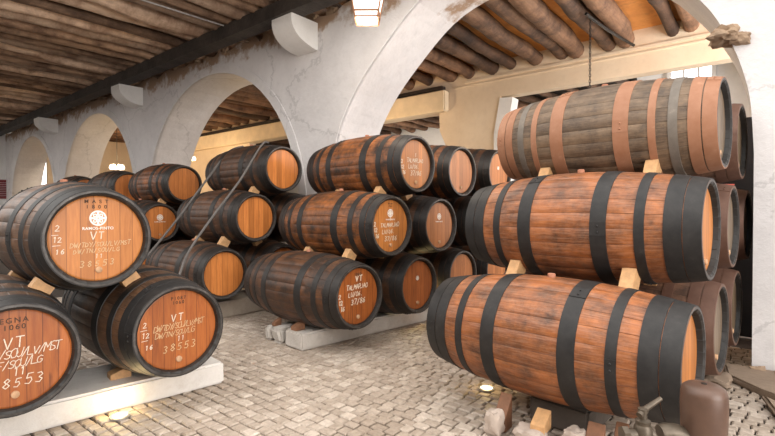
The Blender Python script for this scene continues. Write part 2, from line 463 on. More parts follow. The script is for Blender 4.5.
# second row of piers and lintel, with the log ends bedded in its head
def build_back():
    bm = bmesh.new(); y0, y1 = 11.0, 11.3
    ops = [(-5.3, .3, 4.53), (-16.0, -7.02, 4.36), (-24, -21.2, 4.2)]
    out = [Vector((-26, y0, 0))]
    for a, b, z in sorted(ops):
        c = .3
        out += [Vector((a, y0, 0)), Vector((a, y0, z-.9)), Vector((a+.05, y0, z-.35)), Vector((a+.1, y0, z)), Vector((b, y0, z)), Vector((b+.02, y0, z-.5)), Vector((b+c, y0, z-1.1)), Vector((b+c+.1, y0, 0))]
    out += [Vector((2.2, y0, 0)), Vector((2.2, y0, 5.46)), Vector((-26, y0, 5.46))]
    f = bm.faces.new([bm.verts.new(p) for p in out])
    r = bmesh.ops.extrude_face_region(bm, geom=[f])
    for v in r['geom']:
        if isinstance(v, bmesh.types.BMVert): v.co.y = y1
    add_box(bm, (-2.3, y0-.02, 5.06), (7.8, .05, .05)); add_box(bm, (-2.5, y0-.015, 4.96), (8.0, .04, .025))
    bmesh.ops.triangulate(bm, faces=[f for f in bm.faces if len(f.verts) > 4])
    struct(obj('wall_back', bm, M['plaster_beige']))
    # white reveal of the right opening
    bm = bmesh.new(); add_prism(bm, [(-5.36, 10.97, 0), (-5.36, 10.97, 3.6), (-5.27, 10.97, 4.1), (-5.2, 10.97, 4.5), (-4.86, 10.97, 4.47), (-4.93, 10.97, 4.0), (-5.0, 10.97, 0)], (0, .36, 0))
    struct(obj('trim_3', bm, M['plaster_white']))
    bm = bmesh.new(); add_box(bm, (-13.4, 10.87, 4.63), (13.4, .25, .56), bevel=.03)
    b2 = bmesh.new(); add_box(b2, (-13.3, 10.9, 5.0), (13.0, .19, .1), bevel=.02); tag(obj('gap_shade_strip', b2, M['deck_dark']), 'thin dark strip standing for the shadow gap above the pale lintel beam', 'beam')  # dark strip stands in for the shadow gap between beam and joists
    b3 = bmesh.new(); add_box(b3, (-16.9, 10.96, 2.08), (1.8, .06, 4.1), bevel=.02); tag(obj('white_board', b3, M['plaster_white']), 'tall white board against the beige wall seen through the second arch', 'board')
    b4 = bmesh.new(); add_box(b4, (.2, 7.6, 1.42), (1.5, .08, 2.83), bevel=.02); tag(obj('shade_panel', b4, M['shade_black']), 'near-black panel added as shade behind the near right stack, beside the right pier', 'board')  # added near-black panel paints the shade in the gap by the pier
    o = obj('lintel_beam', bm, M['lintel']); tag(o, 'pale planed timber lintel spanning the opening left of the beige pillar', 'beam')
M['lintel'] = simple('pale lintel timber', (.8, .65, .45), .7, var=.1, scale=3)
M['shade_black'] = simple('shade black', (.014, .011, .01), .9, scale=6)  # near-black colour of the added panel, in place of shade
build_back()

# windows far behind
def window(name, c, s, nx, nz):
    bm = bmesh.new(); w, h = s; x, y, z = c
    for zz in (z-h/2, z+h/2): add_box(bm, (x, y, zz), (w+.1, .1, .08))
    for xx in (x-w/2, x+w/2): add_box(bm, (xx, y, z), (.08, .1, h))
    for k in range(1, nx): add_box(bm, (x-w/2+w*k/nx, y, z), (.04, .07, h))
    for k in range(1, nz): add_box(bm, (x, y, z-h/2+h*k/nz), (w, .07, .04))
    o = struct(obj(name, bm, M['plaster_white']))
    bm = bmesh.new(); add_box(bm, (x, y+.03, z), (w, .02, h)); obj('pane', bm, M['sky_pane'], o)
window('window_1', (-1.29, 12.54, 4.8), (.85, .5), 3, 1)
window('window_2', (-24.0, 14.94, 3.9), (2.6, 1.7), 3, 2)

# ------------------------------------------------------------------ beam, corbels, joists
bm = bmesh.new(); x = -28.2
vs = []
secs = []
for k in range(60):
    xx = -28.2 + k*(30.4/59); d = .012*noise.noise(Vector((xx*.8, 1, 2))); e = .014*noise.noise(Vector((xx*.9, 5, 2)))
    secs.append([bm.verts.new((xx, 5.25+d, 5.1+e)), bm.verts.new((xx, 5.56+d, 5.1-e)), bm.verts.new((xx, 5.56-d, 5.36+e)), bm.verts.new((xx, 5.25+e, 5.36+d))])
for a, b in zip(secs, secs[1:]):
    for k in range(4): bm.faces.new((a[k], a[(k+1) % 4], b[(k+1) % 4], b[k]))
bm.faces.new(secs[0]); bm.faces.new(secs[-1][::-1])
bmesh.ops.bevel(bm, geom=[e for e in bm.edges if abs((e.verts[0].co-e.verts[1].co).normalized().x) > .9], offset=.02, segments=2, affect='EDGES')
tag(obj('timber_beam', bm, M['beam']), 'long dark tarred beam resting on the white corbels under the joists', 'beam')

def corbel(x1, label, w=.55):
    bm = bmesh.new()
    poly = [(x1-w, WY-.001, 5.095), (x1-w, WY-.62, 5.095), (x1-w, WY-.62, 5.0)]
    for k in range(1, 10):
        t = k/9*PI/2; poly.append((x1-w, WY-.001-.62*math.cos(t), 5.0-.4*math.sin(t)))
    vs = add_prism(bm, poly, (w, 0, 0))
    for v in vs: v.co += Vector((.012*noise.noise(v.co*6), 0, .012*noise.noise(v.co*5+Vector((3, 3, 3)))))
    bmesh.ops.triangulate(bm, faces=[f for f in bm.faces if len(f.verts) > 4])
    tag(obj('corbel', bm, M['plaster_white'], smooth=True, angle=.6), label, 'corbel', 'corbels under the long beam')
corbel(-6.42, 'white rounded plaster corbel between the great arch and the next arch')
corbel(-13.6, 'white rounded plaster corbel between the second and third arches')
corbel(-20.7, 'small white rounded corbel beside the farthest arch')

def log_mesh(L, r, seed, mat, sides=11, segs=16):
    bm = bmesh.new(); pts = []; rad = []
    for k in range(segs+1):
        t = k/segs
        pts.append((.15*noise.noise(Vector((t*2.2, seed, 0))), t*L, .06*noise.noise(Vector((t*2.2, seed, 7)))))
        rad.append(r*(1+.16*noise.noise(Vector((t*4.1, seed*1.7, 3)))+.1*noise.noise(Vector((t*11, seed, 5)))))
    rings = add_tube(bm, pts, r, sides, True, rad)
    for rg in rings:
        for v in rg:
            v.co += Vector((1, 0, 1))*0 + Vector((v.co.x, 0, v.co.z))*.12*noise.noise(v.co*3.3 + Vector((seed, 0, 0)))
    return mesh(bm, mat, True, 1.0)
def log_row(xs, y, z, L, r, mat, label, group, slope=0, seed=0, z_jit=.02):
    rnd = random.Random(seed)
    ms = [log_mesh(L, r*rnd.uniform(.82, 1.15), seed*10+k, mat) for k in range(7)]
    for i, x in enumerate(xs):
        o = link('ceiling_joist', ms[rnd.randrange(7)])
        o.location = (x, y, z + rnd.uniform(-z_jit, z_jit)); o.rotation_euler = (slope, rnd.uniform(0, 6.28)*0, rnd.uniform(-.025, .025))
        o.scale = (rnd.uniform(.85, 1.15),)*1 + (1, 1)
        tag(o, label(i) if callable(label) else label, 'joist', group)
rnd = random.Random(21)
jm = [(log_mesh(5.7, .14, 10+k, M['log_pale'] if k < 3 else M['log']), k < 3) for k in range(8)]
x = -5.2
while x > -27.6:
    big = rnd.random() < .4
    sc_ = rnd.uniform(1.15, 1.5) if big else rnd.uniform(.6, .95)
    x -= .14*sc_ + .02
    o = link('ceiling_joist', jm[rnd.randrange(3) if big else rnd.randrange(3, 8)][0])
    o.location = (x, .9, 5.345+.14*sc_); o.scale = (sc_, 1, sc_); o.rotation_euler = (0, 0, rnd.uniform(-.02, .02))
    tag(o, 'thick pale round joist above the aisle, resting on the tarred beam' if big else 'thin dark round joist above the aisle, resting on the tarred beam', 'joist', 'pale thick joists over the aisle' if big else 'thin dark joists over the aisle')
    x -= .14*sc_ + rnd.choice([.08, .14, .2, .28])
xs = [-.45, -1.05, -1.5, -2.23, -2.7, -3.23, -3.65, -4.3, -4.85]
x = -5.4
while x > -25.5: xs.append(x); x -= rnd.uniform(.5, .68)
log_row(xs, 6.95, 5.3, 4.25, .16, M['log_back'], 'thick brown round joist under the ochre ceiling beyond the arcade', 'joists beyond the arcade', seed=2)
xs = [-2.75 - .62*k for k in range(26)]
log_row(xs, 11.6, 4.86, 3.35, .13, M['log_back'], 'dark log seen through the openings beyond the beige lintel wall', 'logs beyond the lintel wall', slope=0, seed=3)

# conduits and chain
def tube_thing(name, pts, r, mat, label, cat, group=None, n=8, seg=6):
    bm = bmesh.new(); add_tube(bm, catmull(pts, seg), r, n)
    return tag(obj(name, bm, mat, smooth=True), label, cat, group)
tube_thing('conduit', [(-8.55, .95, 5.33), (-8.5, 2.5, 5.31), (-8.45, 4, 5.32), (-8.4, 5.22, 5.33)], .016, M['steel'], 'thin pale cable conduit clipped under the joists above the aisle', 'conduit')
tube_thing('conduit', [(-2.45, 8.6, 5.1), (-2.3, 9.6, 5.06), (-2.1, 10.7, 5.05)], .028, M['iron'], 'black pipe running under the brown joists beside the hanging chain', 'pipe')
bm = bmesh.new()
for k in range(26):
    Mx = Matrix.Translation((-2.49, 9.0, 5.16-.052*k)) @ Matrix.Rotation(PI/2*(k % 2), 4, 'Z')
    add_tube(bm, [Mx @ Vector((.016*math.cos(t*PI/5), 0, .034*math.sin(t*PI/5))) for t in range(11)], .007, 5, False)
tag(obj('hanging_chain', bm, M['iron'], smooth=True), 'thin black chain hanging from the brown joists above the topmost grey barrel', 'chain')

# ------------------------------------------------------------------ barrels
BL, RB, RR, RH = 1.9, .458, .36, .318
def rad(t): return RR + (RB-RR)*(1-(2*t-1)**2)
HOOPS = {
 'std': [(.0006, .052), (.056, .1), (.155, .195), (.285, .345)],
 'amber': [(.0006, .0575), (.0595, .118), (.178, .214), (.31, .372)],
 'grey': [(.0006, .051), (.055, .1), (.135, .17), (.215, .245), (.32, .385)],
}
def staves_mesh(mst, mrim):
    bm = bmesh.new(); nt = 30; cols = []
    for k in range(STAVES):
        for u, d in ((0, -.0025), (.035, 0), (.5, .0012), (.965, 0)): cols.append((2*PI*(k+u)/STAVES - PI, d))
    prof = [(RH, -.048, 2), (RH+.008, -.012, 2), (RR-.018, 0, 1), (RR-.003, -.0008, 1)]
    P = [(r, x, m) for r, x, m in prof]
    for i in range(nt+1):
        t = .004 + .992*i/nt; P.append((rad(t), -BL*t, 0))
    P += [(r, -BL-x, m) for r, x, m in prof[::-1]]
    rings = []
    for r, x, m in P:
        # angle measured like atan2(y, z)
        rings.append([bm.verts.new((x, (r+d)*math.sin(a), (r+d)*math.cos(a))) for a, d in cols])
    n = len(cols)
    for i in range(len(P)-1):
        mi = max(P[i][2], P[i+1][2]) if (P[i][2] and P[i+1][2]) else 0
        for k in range(n):
            f = bm.faces.new((rings[i][k], rings[i][(k+1) % n], rings[i+1][(k+1) % n], rings[i+1][k])); f.material_index = mi
    return mesh(bm, [mst, mrim, M['rim_in']], True, .6)
def hoop_mesh(t0, t1, mat, seed):
    bm = bmesh.new(); n = 56; e = .0055
    pr = [(rad(t0)-.002, t0), (rad(t0)+e, t0+.0005), (rad((t0+t1)/2)+e+.0005, (t0+t1)/2), (rad(t1)+e, t1-.0005), (rad(t1)-.002, t1)]
    rings = [[bm.verts.new((-BL*t, r*math.sin(2*PI*k/n), r*math.cos(2*PI*k/n))) for k in range(n)] for r, t in pr]
    for i in range(len(rings)-1):
        for k in range(n): bm.faces.new((rings[i][k], rings[i][(k+1) % n], rings[i+1][(k+1) % n], rings[i+1][k]))
    # lap joint and two rivets
    a0 = seed*1.3 - .6; tm = (t0+t1)/2
    lap = []
    for a in (a0, a0+.22):
        lap.append([bm.verts.new((-BL*t, (rad(t)+e+.004)*math.sin(a), (rad(t)+e+.004)*math.cos(a))) for t in (t0+.001, t1-.001)])
        lap.append([bm.verts.new((-BL*t, (rad(t)+e-.001)*math.sin(a), (rad(t)+e-.001)*math.cos(a))) for t in (t0+.001, t1-.001)])
    bm.faces.new((lap[0][0], lap[0][1], lap[2][1], lap[2][0]))
    for i in (0, 2): bm.faces.new((lap[i][0], lap[i][1], lap[i+1][1], lap[i+1][0]))
    for a in (a0+.06, a0+.16):
        r = bmesh.ops.create_icosphere(bm, subdivisions=1, radius=.009)
        for v in r['verts']: v.co += Vector((-BL*tm, (rad(tm)+e+.003)*math.sin(a), (rad(tm)+e+.003)*math.cos(a)))
    return mesh(bm, mat, True, .5)
def head_mesh(mat):
    bm = bmesh.new(); n = 64
    r0 = [bm.verts.new((0, RH*1.004*math.sin(2*PI*k/n), RH*1.004*math.cos(2*PI*k/n))) for k in range(n)]
    r1 = [bm.verts.new((.004, (RH-.01)*math.sin(2*PI*k/n), (RH-.01)*math.cos(2*PI*k/n))) for k in range(n)]
    rb = [bm.verts.new((-.022, v.co.y, v.co.z)) for v in r0]
    for k in range(n):
        bm.faces.new((r0[k], r0[(k+1) % n], r1[(k+1) % n], r1[k])); bm.faces.new((rb[k], rb[(k+1) % n], r0[(k+1) % n], r0[k]))
    bm.faces.new(r1); bm.faces.new(rb[::-1])
    return mesh(bm, mat)
def plug_mesh(mat, r=.024, h=.016):
    bm = bmesh.new()
    add_lathe(bm, [(r, 0), (r*.96, h), (r*.7, h+.004)], 16, Matrix.Rotation(PI/2, 4, 'Y'), True, True)
    return mesh(bm, mat, True, .6)
CACHE = {}
def get(key, fn):
    if key not in CACHE: CACHE[key] = fn()
    return CACHE[key]

def barrel(pos, yaw, look, label, group, plug='cork', plug_z=-.235):
    """pos: centre of the front chime circle"""
    st, hp, rim, hd, kind = look
    ax = Vector((math.cos(yaw), math.sin(yaw), 0))
    sx = .98 if group == GR['R'] else 1.0
    base = Vector(pos) - ax*(BL/2*sx) - Vector((0, 0, RB))
    root = thing('wine_barrel', label, 'barrel', base, yaw, group); root.scale = (sx, 1, 1)
    off = Vector((BL/2, 0, RB))
    def part(name, me, d=(0, 0, 0), rz=0):
        o = link(name, me, root); o.location = off + Vector(d); o.rotation_euler = (0, 0, rz); return o
    part('staves', get(('st', st, rim), lambda: staves_mesh(M[st], M[rim])))
    hs = HOOPS[kind]; seed = len(C.objects) % 5
    for i, (a, b) in enumerate(hs + [(1-b, 1-a) for a, b in hs[::-1]]):
        mt = hp[i % len(hs) if i < len(hs) else len(hs)-1-(i-len(hs))] if isinstance(hp, (list, tuple)) else hp
        part('hoop', get(('hp', mt, a, b, (seed+i) % 5), lambda: hoop_mesh(a, b, M[mt], (seed+i) % 5)))
    h = part('head', get(('hd', hd), lambda: head_mesh(M[hd])), (-.05, 0, 0))
    part('head', get(('hd', hd), lambda: head_mesh(M[hd])), (-BL+.05, 0, 0), PI)
    if plug:
        q = link('cork_plug', get(('plug', plug), lambda: plug_mesh(M[plug])), h); q.location = (.003, .0, plug_z)
    bg = part('bung', get('bung', lambda: plug_mesh(M['bungwood'], .03, .03)), (-BL/2, 0, RB-.006)); bg.rotation_euler = (0, -PI/2, 0)
    return root, h

D = math.radians
YAW = {'R': D(-5), 'L': D(-3), 'C': D(-4.1), 'B': D(-1.9), 'A': D(-1.5)}
GR = {'R': 'barrels of the near right stack', 'L': 'barrels of the near left stack', 'C': 'barrels of the centre stack', 'B': 'barrels of the stack under the second arch', 'A': 'barrels of the far stacks'}
AMB = ('st_amber', 'hp_black', 'rim_black', 'hd_orange', 'amber')
GRY = ('st_grey', ['hp_peach', 'hp_peach', 'st_plain', 'hp_peach', 'hp_peach'], 'rim_black', 'hd_mould', 'grey')
M['st_plain'] = hoop_mat('greyed hoop', (.13, .11, .09), (.26, .22, .18), .6, .1)
DRK = ('st_dark', 'hp_dark', 'rim_black', 'hd_orange', 'std')
def DK(h, s='st_dark', rim='rim_black'): return (s, 'hp_dark', rim, h, 'std')
DST = ('st_dusty', 'hp_rust', 'rim_brown', 'hd_mould', 'std')
WRN = ('st_worn', 'hp_black', 'rim_black', 'hd_orange', 'std')
SPEC = {
 'R0': ((-.325, 3.469, .665), AMB, 'large amber barrel with black hoops at the bottom of the near right stack'),
 'R1': ((-.281, 4.044, 1.494), AMB, 'large amber barrel with black hoops in the middle of the near right stack'),
 'R2': ((-.24, 4.627, 2.333), GRY, 'grey weathered barrel with salmon-coloured hoops on top of the near right stack'),
 'R0b': ((-.25, 4.63, .67), DST, 'dusty brown barrel with mouldy head, on the ground beside the right pier'),
 'R1b': ((-.2, 5.18, 1.49), DST, 'dusty barrel just behind the middle amber barrel, beside the right pier'),
 'R2b': ((-.16, 5.76, 2.31), DST, 'dusty barrel just behind the topmost grey barrel, beside the right pier'),
 'R0c': ((-.19, 5.75, .67), DST, 'dusty barrel mostly hidden behind the mouldy barrel beside the right pier'),
 'R1c': ((-.12, 6.3, 1.48), DST, 'dark barrel in the gap between the dusty barrels and the right pier'),
 'L1': ((-3.852, 1.362, 1.42), WRN, 'topmost barrel of the near left stack, orange head with white emblem and chalked VT 38553'),
 'L0': ((-3.75, .83, .662), ('st_worn', 'hp_black', 'rim_black', 'hd_red', 'std'), 'bottom barrel cut by the left edge, red-brown head chalked VT'),
 'L0b': ((-3.635, 1.866, .665), ('st_worn', 'hp_black', 'rim_black', 'hd_red', 'std'), 'bottom barrel at the white plinth end, its whole red-brown head chalked VT'),
 'C0': ((-3.547, 3.914, .659), DK('hd_red', 'st_deep'), 'bottom front barrel of the centre stack on the white plinth, red-brown chalked head'),
 'C0b': ((-3.488, 5.009, .66), DK('hd_red', 'st_deep'), 'bottom barrel second along the centre plinth, dim brown head without chalk'),
 'C0c': ((-3.493, 6.16, .67), DK('hd_pink', 'st_deep'), 'bottom barrel third along the centre plinth, with pale head'),
 'C0d': ((-3.45, 7.25, .66), DK('hd_pink', 'st_deep'), 'bottom barrel fourth along the centre plinth, mostly hidden behind the near right stack'),
 'C1': ((-3.515, 4.47, 1.448), DRK, 'middle front barrel of the centre stack, orange head with white emblem and chalked number'),
 'C1b': ((-3.49, 5.539, 1.435), DK('hd_pink', 'st_deep'), 'middle barrel second in its row of the centre stack, planked head with small white emblem'),
 'C1c': ((-3.5, 6.7, 1.475), DK('hd_pink', 'st_deep'), 'dark barrel of the centre stack middle row, hidden between its neighbours'),
 'C2': ((-3.522, 5.011, 2.246), DRK, 'topmost front barrel of the centre stack against the great arch, orange chalked head'),
 'C2b': ((-3.472, 6.1, 2.218), DK('hd_pink', 'st_dark'), 'second barrel along the centre stack top, with plain pale head'),
 'C2c': ((-3.388, 7.191, 2.267), DK('hd_pink', 'st_deep'), 'third barrel along the centre stack top, small pale head with white mark'),
 'B0': ((-6.098, 3.805, .709), DK('hd_honey', 'st_deep'), 'bottom barrel with plain honey head behind the near left stack, below both straps'),
 'B1': ((-6.092, 4.344, 1.531), DK('hd_honey', 'st_deep'), 'middle barrel with plain round honey head, crossed by the two grey straps'),
 'B2': ((-6.117, 4.897, 2.324), DK('hd_honey', 'st_deep'), 'top barrel with plain honey head under the second arch, straps slung over it'),
 'B0b': ((-6.1, 4.89, .709), DK('hd_honey', 'st_deep'), 'dark bottom barrel in the gap behind the bottom front centre barrel'),
 'B1b': ((-6.13, 5.38, 1.53), DK('hd_honey', 'st_deep'), 'dark barrel in deep shade just under the strapped top barrel'),
 'A1': ((-9.13, 4.3, 1.41), DK('hd_honey', 'st_deep'), 'small-looking barrel with white-marked honey head beside the emblem barrel of the near left stack'),
 'A2': ((-9.15, 4.8, 2.19), DK('hd_honey', 'st_dark'), 'orange-staved barrel with honey head, topmost in the stack left of the strapped barrels'),
 'A0': ((-9.13, 3.78, .61), DK('hd_honey', 'st_deep'), 'bottom barrel of the far stack, behind the near left stack'),
 'A0b': ((-9.13, 4.86, .61), DK('hd_honey', 'st_deep'), 'bottom barrel of the far stack, under the honey-headed barrels'),
 'A1b': ((-9.13, 5.38, 1.41), DK('hd_honey', 'st_deep'), 'shaded barrel of the far stack, under its top barrel'),
 'F2': ((-11.75, 4.8, 2.19), DK('hd_honey', 'st_deep'), 'dark barrel top directly left of the far orange-staved barrel, under the lit lamp'),
 'G2': ((-14.5, 4.8, 2.19), DK('hd_honey', 'st_deep'), 'farthest dark barrel, a low hump above the emblem barrel'),
}
for s, x in (('F', -11.75), ('G', -14.5)):
    SPEC[s+'1'] = ((x, 4.3, 1.41), DK('hd_honey', 'st_deep'), 'dark barrel hidden low in the far stacks behind the near left stack')
    SPEC[s+'1b'] = ((x, 5.38, 1.41), DK('hd_honey', 'st_deep'), 'dark barrel hidden low in the far stacks behind the near left stack')
    for q, y in (('0', 3.78), ('0b', 4.86)):
        SPEC[s+q] = ((x, y, .61), DK('hd_honey', 'st_deep'), 'dark barrel hidden low in the far stacks behind the near left stack')
HEAD = {}
for k, (p, look, lab) in SPEC.items():
    g = 'A' if k[0] in 'AFG' else k[0]
    plain = k[0] in 'BFG' or k in ('A2', 'A0', 'A0b', 'A1b')
    r, h = barrel(p, YAW[g], look, lab, GR[g], plug=None if plain else 'cork')
    HEAD[k] = h

# ------------------------------------------------------------------ writing on the heads
G_ = {
 'A': [[(0, 0), (.5, 1), (1, 0)], [(.2, .4), (.8, .4)]], 'D': [[(0, 0), (0, 1), (.6, .9), (1, .5), (.6, .1), (0, 0)]],
 'E': [[(1, 1), (0, 1), (0, 0), (1, 0)], [(0, .5), (.7, .5)]], 'F': [[(1, 1), (0, 1), (0, 0)], [(0, .5), (.7, .5)]],
 'G': [[(1, .85), (.6, 1), (.1, .8), (0, .4), (.2, .05), (.7, 0), (1, .2), (1, .45), (.6, .45)]], 'I': [[(.5, 0), (.5, 1)]],
 'J': [[(.8, 1), (.8, .2), (.5, 0), (.1, .1)]], 'L': [[(0, 1), (0, 0), (.9, 0)]],
 'M': [[(0, 0), (.1, 1), (.5, .4), (.9, 1), (1, 0)]], 'N': [[(0, 0), (0, 1), (1, 0), (1, 1)]],
 'O': [[(.5, 1), (.1, .8), (0, .4), (.3, 0), (.75, .05), (1, .5), (.8, .9), (.5, 1)]], 'P': [[(0, 0), (0, 1), (.8, .95), (.9, .65), (.6, .45), (0, .45)]],
 'R': [[(0, 0), (0, 1), (.8, .95), (.9, .65), (.6, .48), (0, .45)], [(.4, .45), (1, 0)]],
 'S': [[(.95, .9), (.5, 1), (.1, .8), (.3, .55), (.8, .4), (.9, .15), (.5, 0), (0, .12)]], 'T': [[(0, 1), (1, 1)], [(.5, 1), (.45, 0)]],
 'U': [[(0, 1), (.05, .2), (.4, 0), (.8, .15), (.95, 1)]], 'V': [[(0, 1), (.45, 0), (1, 1)]], 'W': [[(0, 1), (.25, 0), (.5, .7), (.75, 0), (1, 1)]], 'Y': [[(0, 1), (.5, .5)], [(1, 1), (.4, 0)]],
 '0': [[(.5, 1), (.1, .7), (.1, .3), (.5, 0), (.9, .3), (.9, .7), (.5, 1)]], '1': [[(.25, .8), (.55, 1), (.5, 0)]],
 '2': [[(.05, .8), (.4, 1), (.85, .8), (.6, .4), (0, 0), (1, .02)]], '3': [[(.1, .95), (.6, 1), (.85, .75), (.4, .52), (.9, .3), (.6, 0), (.05, .08)]],
 '4': [[(.7, 0), (.7, 1), (0, .35), (1, .35)]], '5': [[(.95, 1), (.25, 1), (.15, .55), (.7, .6), (.9, .3), (.6, 0), (.05, .08)]],
 '6': [[(.8, .95), (.3, .7), (.1, .3), (.4, 0), (.8, .15), (.8, .45), (.4, .52), (.12, .3)]], '7': [[(0, 1), (1, 1), (.35, 0)]],
 '8': [[(.5, .52), (.1, .75), (.5, 1), (.85, .78), (.5, .52), (.05, .25), (.5, 0), (.95, .25), (.5, .52)]],
 '/': [[(.1, -.1), (.8, 1.1)]], '~': [[(.1, .5), (1.9, .55)]], '.': [[(.4, .0), (.5, .06)]],
}
def chalk(parent, lines, mat='chalk', name='chalk_line', faint=False, jitter=.05, seed=1):
    """lines: (text, y, z, height, advance, slant, thickness); y to the right, z up on the head"""
    rnd = random.Random(seed)
    def stroke(bm, pts, w):
        for p, q in zip(pts, pts[1:]):
            d = (q-p)
            if d.length < 1e-5: continue
            d.normalize(); n = Vector((0, -d.z, d.y))*w; e = d*w*.5
            x = .0055
            for dx in (0,):
                vs = [bm.verts.new(Vector((x, 0, 0))+v) for v in (p-e+n, p-e-n, q+e-n, q+e+n)]
                bm.faces.new(vs)
    for text, y, z, h, adv, slant, th in lines:
        yy = y; bm = bmesh.new()
        for c in text:
            if c in G_:
                dz = rnd.uniform(-jitter, jitter)*h; sc = 1+rnd.uniform(-.12, .12)
                for s in G_[c]:
                    stroke(bm, [Vector((0, yy + px*h*.62*sc + (py-.5)*h*slant, z + (yy-y)*.03 + dz + py*h*sc)) for px, py in s], th)
            yy += adv
        link(name, mesh(bm, M['chalk_faint' if faint and len(text) > 3 else mat]), parent)
def bold(parent, lines, mat, name):
    """block letters from the built-in face, as flat painted marks"""
    bms = bmesh.new()
    for text, y, z, h, ws in lines:
        cu = bpy.data.curves.new('t', 'FONT'); cu.body = text; cu.size = h*1.4; cu.align_x = 'CENTER'; cu.space_character = ws
        cu.offset = h*.02; cu.extrude = .0006
        t = bpy.data.objects.new('t', cu); C.objects.link(t)
        bpy.context.view_layer.update()
        me = bpy.data.meshes.new_from_object(t.evaluated_get(bpy.context.evaluated_depsgraph_get()))
        me.transform(Matrix(((0, 0, 1, .006), (1, 0, 0, y), (0, 1, 0, z), (0, 0, 0, 1))))
        bms.from_mesh(me); bpy.data.objects.remove(t); bpy.data.meshes.remove(me); bpy.data.curves.remove(cu)
    me = bpy.data.meshes.new('m'); bms.to_mesh(me); bms.free(); me.materials.clear(); me.materials.append(M[mat])
    for p in me.polygons: p.material_index = 0
    o = link(name, me, parent); return o
def emblem(parent, z, r, bar=True):
    bm = bmesh.new(); x = .0056
    def ring(r0, r1, n=32, y0=0, z0=0):
        a = [[bm.verts.new((x, y0+q*math.sin(2*PI*k/n), z+z0+q*math.cos(2*PI*k/n))) for k in range(n)] for q in (r0, r1)]
        for k in range(n): bm.faces.new((a[0][k], a[0][(k+1) % n], a[1][(k+1) % n], a[1][k]))
    ring(r*.8, r); ring(r*.08, r*.26)
    for k in range(4):
        t = PI/4 + k*PI/2; ring(r*.1, r*.25, 14, r*.5*math.sin(t), r*.5*math.cos(t))
        t = k*PI/2; d = Vector((0, math.sin(t), math.cos(t))); n = Vector((0, d.z, -d.y))
        vs = [bm.verts.new(Vector((x, 0, z)) + d*a + n*b) for a, b in ((r*.26, -r*.07), (r*.26, r*.07), (r*.78, r*.16), (r*.78, -r*.16))]; bm.faces.new(vs)
    return link('emblem', mesh(bm, M['white_paint']), parent)

th = .0027
h = HEAD['L1']
emblem(h, .152, .058)
bold(h, [('RAMOS-PINTO', 0, .066, .021, 1.1)], 'white_paint', 'painted_name')
bold(h, [('M A S T', -.01, .265, .027, 1.3), ('1 8 0 0', -.01, .225, .027, 1.3)], 'stencil', 'stencilled_letters')
chalk(h, [('VT', -.05, -.008, .056, .055, .05, th*1.2), ('DW/TDY/SOU/LV/MST', -.18, -.065, .034, .024, .15, th*.8), ('DW/TN/SOU/LG', -.16, -.11, .03, .026, .15, th*.8), ('11', -.02, -.148, .03, .03, .1, th*.8), ('38553', -.12, -.21, .042, .05, .15, th)], seed=1, faint=True)
chalk(h, [('2', -.27, .06, .037, .03, .1, th), ('~', -.295, .015, .04, .035, 0, th*.8), ('12', -.285, -.02, .037, .03, .1, th), ('~', -.29, -.065, .04, .035, 0, th*.8), ('16', -.27, -.105, .037, .032, .1, th)], name='chalk_fraction', seed=2)
h = HEAD['L0']
bold(h, [('VEGNA', -.02, .235, .034, 1.35), ('1060', 0, .19, .034, 1.35)], 'stencil', 'stencilled_letters')
chalk(h, [('VT', -.055, .07, .068, .062, .05, th*1.2), ('DW/P/SOU/LV/MST', -.2, .0, .055, .03, .2, th*.9), ('DW/F/SOU/LG', -.18, -.065, .05, .03, .2, th*.9), ('11', -.01, -.115, .05, .036, .1, th), ('38553', -.12, -.19, .06, .058, .2, th)], seed=3)
h = HEAD['L0b']
bold(h, [('P1087', 0, .245, .026, 1.4), ('1060', 0, .21, .026, 1.4)], 'stencil', 'stencilled_letters')
chalk(h, [('VT', -.055, .075, .06, .058, .05, th*1.2), ('DW/TDY/SOU/LV/MST', -.19, .01, .045, .0235, .2, th*.8), ('DW/TN/SOU/LG', -.18, -.045, .042, .026, .2, th*.8), ('11', -.01, -.09, .04, .034, .1, th*.9), ('38553', -.12, -.165, .055, .056, .15, th)], seed=4, faint=True)
chalk(h, [('2', -.27, .06, .037, .03, .1, th), ('~', -.295, .015, .04, .035, 0, th*.8), ('12', -.28, -.02, .037, .03, .1, th), ('~', -.285, -.065, .04, .035, 0, th*.8), ('16', -.255, -.115, .037, .032, .1, th)], name='chalk_fraction', seed=5)
for k, sd in (('C0', 6), ('C1', 7), ('C2', 8)):
    h = HEAD[k]; dz = {'C0': .06, 'C1': -.035, 'C2': 0}[k]
    L_ = [('TALMARJAO', -.17, .02+dz, .05, .037, .15, .004), ('LU/06.', -.14, -.06+dz, .05, .037, .15, .004), ('37/86', -.1, -.15+dz, .058, .045, .15, .0045)]
    if k == 'C0': L_.append(('VT', -.03, .17, .055, .06, .05, .006))
    if k != 'C0': L_.append(('I', -.01, .1+dz, .04, .04, .1, .005))
    chalk(h, L_, seed=sd)
    chalk(h, [('2', -.285, -.0, .045, .03, .1, .005), ('12', -.285, -.07, .045, .026, .1, .005), ('16', -.26, -.14, .05, .028, .1, .005)], name='chalk_fraction', seed=sd+10)
bold(HEAD['C0'], [('1060', 0, .235, .034, 1.2)], 'stencil', 'stencilled_letters')
bold(HEAD['C1'], [('M188', 0, .262, .02, 1.3), ('1060', 0, .232, .02, 1.3)], 'stencil', 'stencilled_letters')
for k, z, r in (('C1', .155, .05), ('C1b', .12, .045), ('C0b', .09, .03), ('A1', .1, .06), ('C2c', .08, .03)):
    emblem(HEAD[k], z, r)
    if k in ('C1', 'C1b', 'A1'): bold(HEAD[k], [('RAMOS-PINTO', 0, z-r-.035, .017 if k != 'A1' else .022, 1.05)], 'white_paint', 'painted_name')

